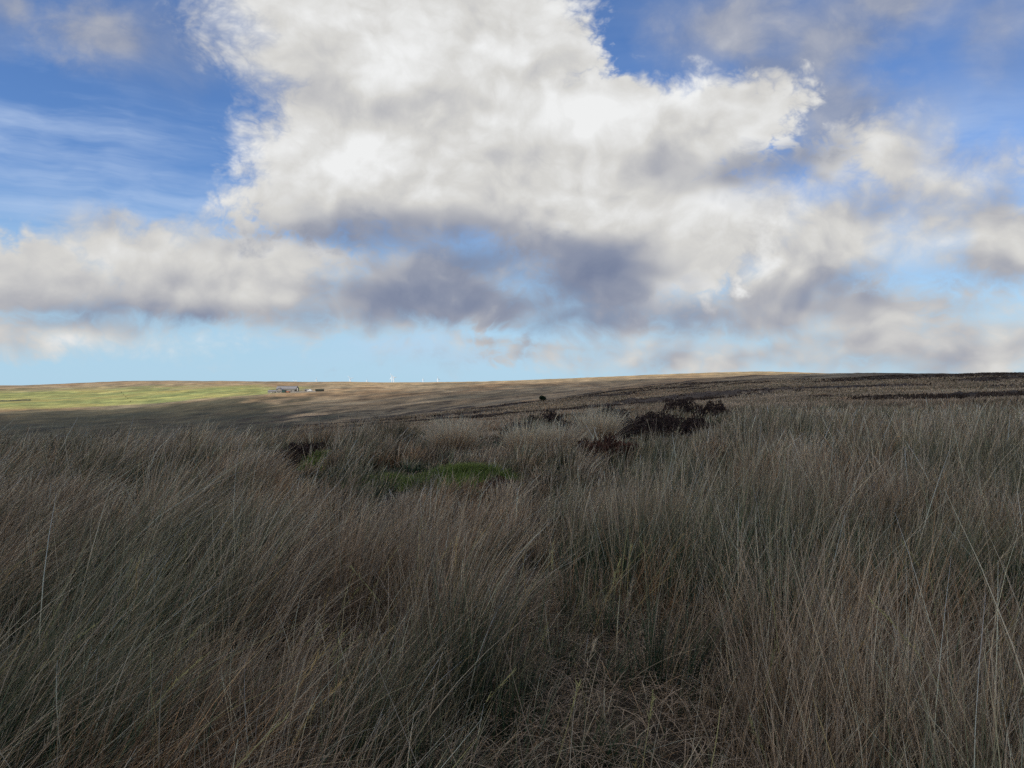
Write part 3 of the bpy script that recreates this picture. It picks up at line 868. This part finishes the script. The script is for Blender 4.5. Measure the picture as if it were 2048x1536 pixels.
def thorn_tree(px, d, wid, hgt, label, group=None, dark=((.012, .022, .014), (.035, .055, .030)), leaves=2200, cat='tree'):
    x, y, z = place(px, d)
    t = empty('thorn_tree' if cat == 'tree' else 'shrub', (x, y, z-.1), rng.uniform(0, 6))
    V, F = [], []
    top = hgt*.45
    limb(V, F, (0, 0, 0), (.06*hgt, 0, top), .055*hgt, .035*hgt)
    cen, rad = [], []
    for k in range(9):
        a = k*2.4; rr = wid*.5*rng.uniform(.15, .62)
        c = (.08*wid+rr*math.cos(a), rr*math.sin(a), hgt*rng.uniform(.38, .82)); cen.append(c); rad.append(wid*rng.uniform(.17, .27))
        limb(V, F, (.05*hgt, 0, top*.85), c, .028*hgt, .008*hgt, 5)
    link('trunk', mesh_from('trunk', V, F, MBARK, True), t)
    v, f, c = leaf_cloud(leaves, cen, rad, wid*.035, *dark)
    link('crown', np_mesh('crown', v, f, MB, c), t)
    return tag(t, label, cat, group)
td = ground_hit(1087, 804, 150)
thorn_tree(1087, td, 21/FPX*td, 16/FPX*td, 'lone dark rounded thorn tree on the tan mid slope', cat='tree')
bd = ground_hit(1041, 829, 40)
thorn_tree(1041, bd, 8/FPX*bd, 8/FPX*bd, 'small dark shrub below and left of the lone thorn tree', cat='shrub', leaves=400)
bd = ground_hit(1701, 757, 120)
thorn_tree(1701, bd, 5/FPX*bd, 4/FPX*bd, 'tiny dark shrub high on the right-hand hill', cat='shrub', leaves=300)
for k, (p, r_) in enumerate(((243, 786), (247, 790), (252, 795), (256, 799), (260, 804))):
    bd = ground_hit(p, r_, 700)
    thorn_tree(p, bd, 4.5/FPX*bd, 3/FPX*bd, ['topmost brown shrub', 'second highest brown shrub', 'middle brown shrub', 'second lowest brown shrub', 'lowest brown shrub'][k] + ' in the gully on the sunlit green hill',
               'shrubs in the gully of the green hill', ((.06, .05, .025), (.12, .095, .05)), 250, 'shrub')
# ------------------------------------------------------------------ the moss hummock and heather bushes among the near grass
def m_moss(b):
    n = noise(objco(), 9.0, 6.0, .65)
    bump(b, noise(objco(), 60.0, 4.0, .6), .8, .02)
    return ramp(n, [(.25, (.040, .058, .015)), (.5, (.095, .140, .028)), (.75, (.165, .200, .050))])
MMOSS = material('moss', m_moss, .95, .1)
def moss_hummock(x, y, rx, ry, hz, rz, label, blades):
    n, mrings = 40, 12
    V, F = [(0, 0, hz)], []
    for i in range(1, mrings+1):
        t = i/mrings
        for k in range(n):
            a = 2*math.pi*k/n
            lob = 1 + .22*float(fbm(np.array([math.cos(a)*1.6+x]), np.array([math.sin(a)*1.6+y]), 3)[0])
            px, py = rx*t*lob*math.cos(a), ry*t*lob*math.sin(a)
            zz_ = hz*(1-t*t)**1.2 + .06*float(fbm(np.array([px*4+x]), np.array([py*4]), 3)[0])*(1-t*.6) - .10*t**4
            V.append((px, py, zz_))
    for k in range(n): F.append((0, 1+k, 1+(k+1) % n))
    for i in range(mrings-1):
        for k in range(n): F.append((1+i*n+k, 1+(i+1)*n+k, 1+(i+1)*n+(k+1) % n, 1+i*n+(k+1) % n))
    t = empty('moss_hummock', (x, y, float(height(np.array([x]), np.array([y]))[0])), rz)
    link('cushion', mesh_from('cushion', V, F, MMOSS, True), t)
    Bm = Blades()
    vv = np.array(V); pick = rng.integers(0, len(vv), blades)
    base = vv[pick] + rng.normal(0, .03, (blades, 3))*np.array([1, 1, .1]) - [0, 0, .01]
    tn = rng.normal(1, .3, blades).clip(.4, 1.8)[:, None]
    g0, g1, g2 = (np.array(c)*tn for c in ((.06, .085, .02), (.125, .175, .042), (.22, .24, .085)))
    d0 = np.stack([rng.normal(.15, .4, blades), rng.normal(0, .4, blades), np.ones(blades)], 1)
    Bm.add(base, rng.uniform(.04, .20, blades), d0, np.stack([rng.normal(.1, .3, blades), rng.normal(0, .3, blades), -.3*np.ones(blades)], 1),
           rng.uniform(.006, .012, blades), g0, g1, g2, 2)
    o = Bm.build('short_grass', t); o['kind'] = 'stuff'
    return tag(t, label, 'moss')
moss_hummock(-.72, 12.7, 1.15, .95, .24, .1, 'bright green moss hummock in the middle of the grass', 5000)
moss_hummock(-2.1, 12.5, .95, .8, .09, -.2, 'lower dull green moss cushion left of the bright hummock', 3500)
moss_hummock(-3.7, 15.0, .5, .5, .25, .3, 'small green moss patch beside the dark heather on the left', 1500)

HV = []
for kind, (lo, hi) in enumerate((((.024, .018, .017), (.095, .066, .056)), ((.036, .020, .016), (.135, .070, .050)))):
    for v_ in range(2):
        V, F = [], []; cen, rad = [], []
        for k in range(14):
            a = k*2.399; rr = .42*math.sqrt((k+.5)/14)
            c = (rr*math.cos(a), rr*math.sin(a), rng.uniform(.20, .42)*(1-.7*rr)); cen.append(c); rad.append(rng.uniform(.09, .16))
            limb(V, F, (rr*.25*math.cos(a), rr*.25*math.sin(a), -.05), c, .012, .005, 4)
        sm = mesh_from('stems', V, F, MBARK, True)
        v, f, c = leaf_cloud(1100, cen, rad, .030, lo, hi)
        spike = (rng.random(len(v)//4) < .45)
        v = v.reshape(-1, 4, 3); v[spike, 2, 2] += .05; v = v.reshape(-1, 3)
        HV.append((sm, np_mesh('foliage', v, f, MB, c)))
def heather(px, d, s, red, label):
    x, y, z = place(px, d)
    t = empty('heather_bush', (x, y, z-.02), rng.uniform(0, 6.28)); t.scale = (s, s, s*rng.uniform(.75, 1.15))
    sm, fm = HV[2*red + int(rng.integers(0, 2))]
    link('stems', sm, t); link('foliage', fm, t)
    return tag(t, label, 'heather', 'heather bushes among the near grass')
for a in ((604, 15.4, 1.3, 0, 'dark heather bush in the hollow left of the green moss'), (572, 15.9, .9, 0, 'smaller dark heather bush at the left side of the hollow'),
          (690, 22.5, 1.6, 0, 'dark heather bush left of the tall dark rush clump on the brow'), (728, 23.5, 1.3, 0, 'heather bush on the brow just left of the tall dark rush clump'),
          (1000, 11.7, .75, 1, 'small reddish heather sprig in front of the bright green moss'), (1212, 14.6, 1.25, 1, 'reddish brown heather bush right of the green moss'),
          (1250, 14.9, .9, 1, 'smaller reddish heather bush behind the tall straws right of the moss'), (1040, 26, 1.5, 0, 'leftmost dark heather bush on the brow behind the paired tussocks'),
          (1098, 28, 1.6, 0, 'dark heather bush on the brow behind the right paired tussock'), (1152, 23.5, 1.4, 0, 'dark heather bush just left of the pale upright tussock'),
          (1165, 19.5, 1.3, 0, 'low dark heather at the foot of the pale upright tussock'), (1250, 25.5, 1.5, 0, 'dark heather bush just right of the pale upright tussock'),
          (1290, 21, 1.8, 0, 'largest dark heather bush in the gap right of the pale tussock'), (1342, 23.6, 1.7, 0, 'broad dark heather bush in the middle of the heather gap'),
          (1392, 21.8, 1.3, 0, 'dark heather bush near the right end of the heather gap'), (1308, 29, 1.7, 0, 'farther dark heather bush behind the largest one'),
          (1425, 29, 1.5, 0, 'rightmost dark heather bush of the near heather gap'), (1222, 31, 1.6, 0, 'farther heather bush above and right of the pale tussock'), (1365, 34, 1.9, 0, 'farthest heather bush above the heather gap')):
    heather(*a)

# ---- tussocks that stand out from the rest
def tussock(px, d, hgt, rad, n, kind, bright, label):
    x, y, z = place(px, d)
    Bt = Blades()
    th = rng.uniform(0, 2*np.pi, n); q = np.sqrt(rng.random(n))
    base = np.stack([np.cos(th)*rad*.35*q, np.sin(th)*rad*.35*q, -.03*np.ones(n)], 1)
    d0 = np.stack([np.cos(th)*q*.42 + .05, np.sin(th)*q*.42, np.ones(n)], 1); d0 /= np.linalg.norm(d0, axis=1)[:, None]
    dr = rng.gamma(2, .09, n)*(0.4+q)
    bend = np.stack([np.cos(th)*dr + .10*rng.random(n), np.sin(th)*dr, -dr*.7], 1)
    tn = (bright*rng.normal(1, .25, n)).clip(.3, 1.9)[:, None]
    k = np.full(n, kind); k[rng.random(n) < .3] = 0
    Bt.add(base, hgt*rng.uniform(.6, 1.12, n), d0, bend, rng.uniform(.008, .017, n), PAL0[k]*tn, PAL1[k]*tn, PAL2[k]*tn, 4)
    o = Bt.build('grass_tussock'); o.location = (x, y, z)
    return tag(o, label, 'tussock', 'tussocks that stand out of the near grass')
tussock(905, 16.4, 1.0, .6, 1100, 0, 1.5, 'spreading fan-shaped tussock behind the green moss')
tussock(1050, 16.0, .98, .55, 1100, 0, 1.6, 'left one of the two broad pale tussocks right of the fan-shaped one')
tussock(1115, 16.2, .95, .55, 1100, 0, 1.45, 'right one of the two broad pale tussocks behind the green moss')
tussock(1195, 19.0, 1.2, .45, 1100, 0, 1.6, 'tall pale yellowish upright tussock between the dark heather bushes')
tussock(783, 18.0, 1.12, .42, 700, 1, .55, 'tall dark rush clump rising above the brow left of centre')
tussock(640, 17.0, .95, .5, 600, 2, .8, 'brownish tussock on the brow above the heather hollow')

# ---- seed-bearing straws near the viewer
B = Blades()
n = 260
x, y = wedge(1.5, 5.5, n, 40)
wx, wy = wind(x, y)
d0 = np.stack([wx*.5 + rng.normal(0, .22, n), rng.normal(0, .2, n), np.ones(n)], 1); d0 /= np.linalg.norm(d0, axis=1)[:, None]
bend = np.stack([wx*.35 + rng.normal(0, .16, n), rng.normal(0, .14, n), -.10-rng.random(n)*.14], 1)
tn = rng.normal(1, .15, n).clip(.6, 1.4)[:, None]
L = (veg_height(x, y)*.5 + .5)*rng.uniform(.8, 1.15, n)
gold = np.array([[.44, .36, .24], [.42, .31, .14], [.36, .33, .15]])[rng.integers(0, 3, n)]
B.add(np.stack([x, y, height(x, y)-.02], 1), L, d0, bend, rng.uniform(.003, .0045, n), gold*.45*tn, gold*.9*tn, gold*1.1*tn, 8, np.array([1, 1, .95, .9, .85, .85, .8, .7, .3]))
hd = rng.random(n) < .45                                   # seed heads: short spikelets along the top of the straw
for tt in np.linspace(.72, 1.0, 14):
    for s_ in (0, 1):
        p = np.stack([x, y, height(x, y)-.02], 1) + L[:, None]*(tt*d0 + tt*tt*bend)
        m_ = hd.sum(); dd = d0 + 2*tt*bend; dd /= np.linalg.norm(dd, axis=1)[:, None]
        dd = dd + rng.normal(0, .35, (n, 3))
        B.add(p[hd], rng.uniform(.014, .03, m_), dd[hd], np.zeros((m_, 3)), rng.uniform(.003, .006, m_), (gold*tn)[hd], (gold*1.1*tn)[hd], (gold*1.15*tn)[hd], 1, np.array([1, .3]))
tag(B.build('seed_straws'), 'pale golden straws with seed heads crossing over the near grass', kind='stuff')
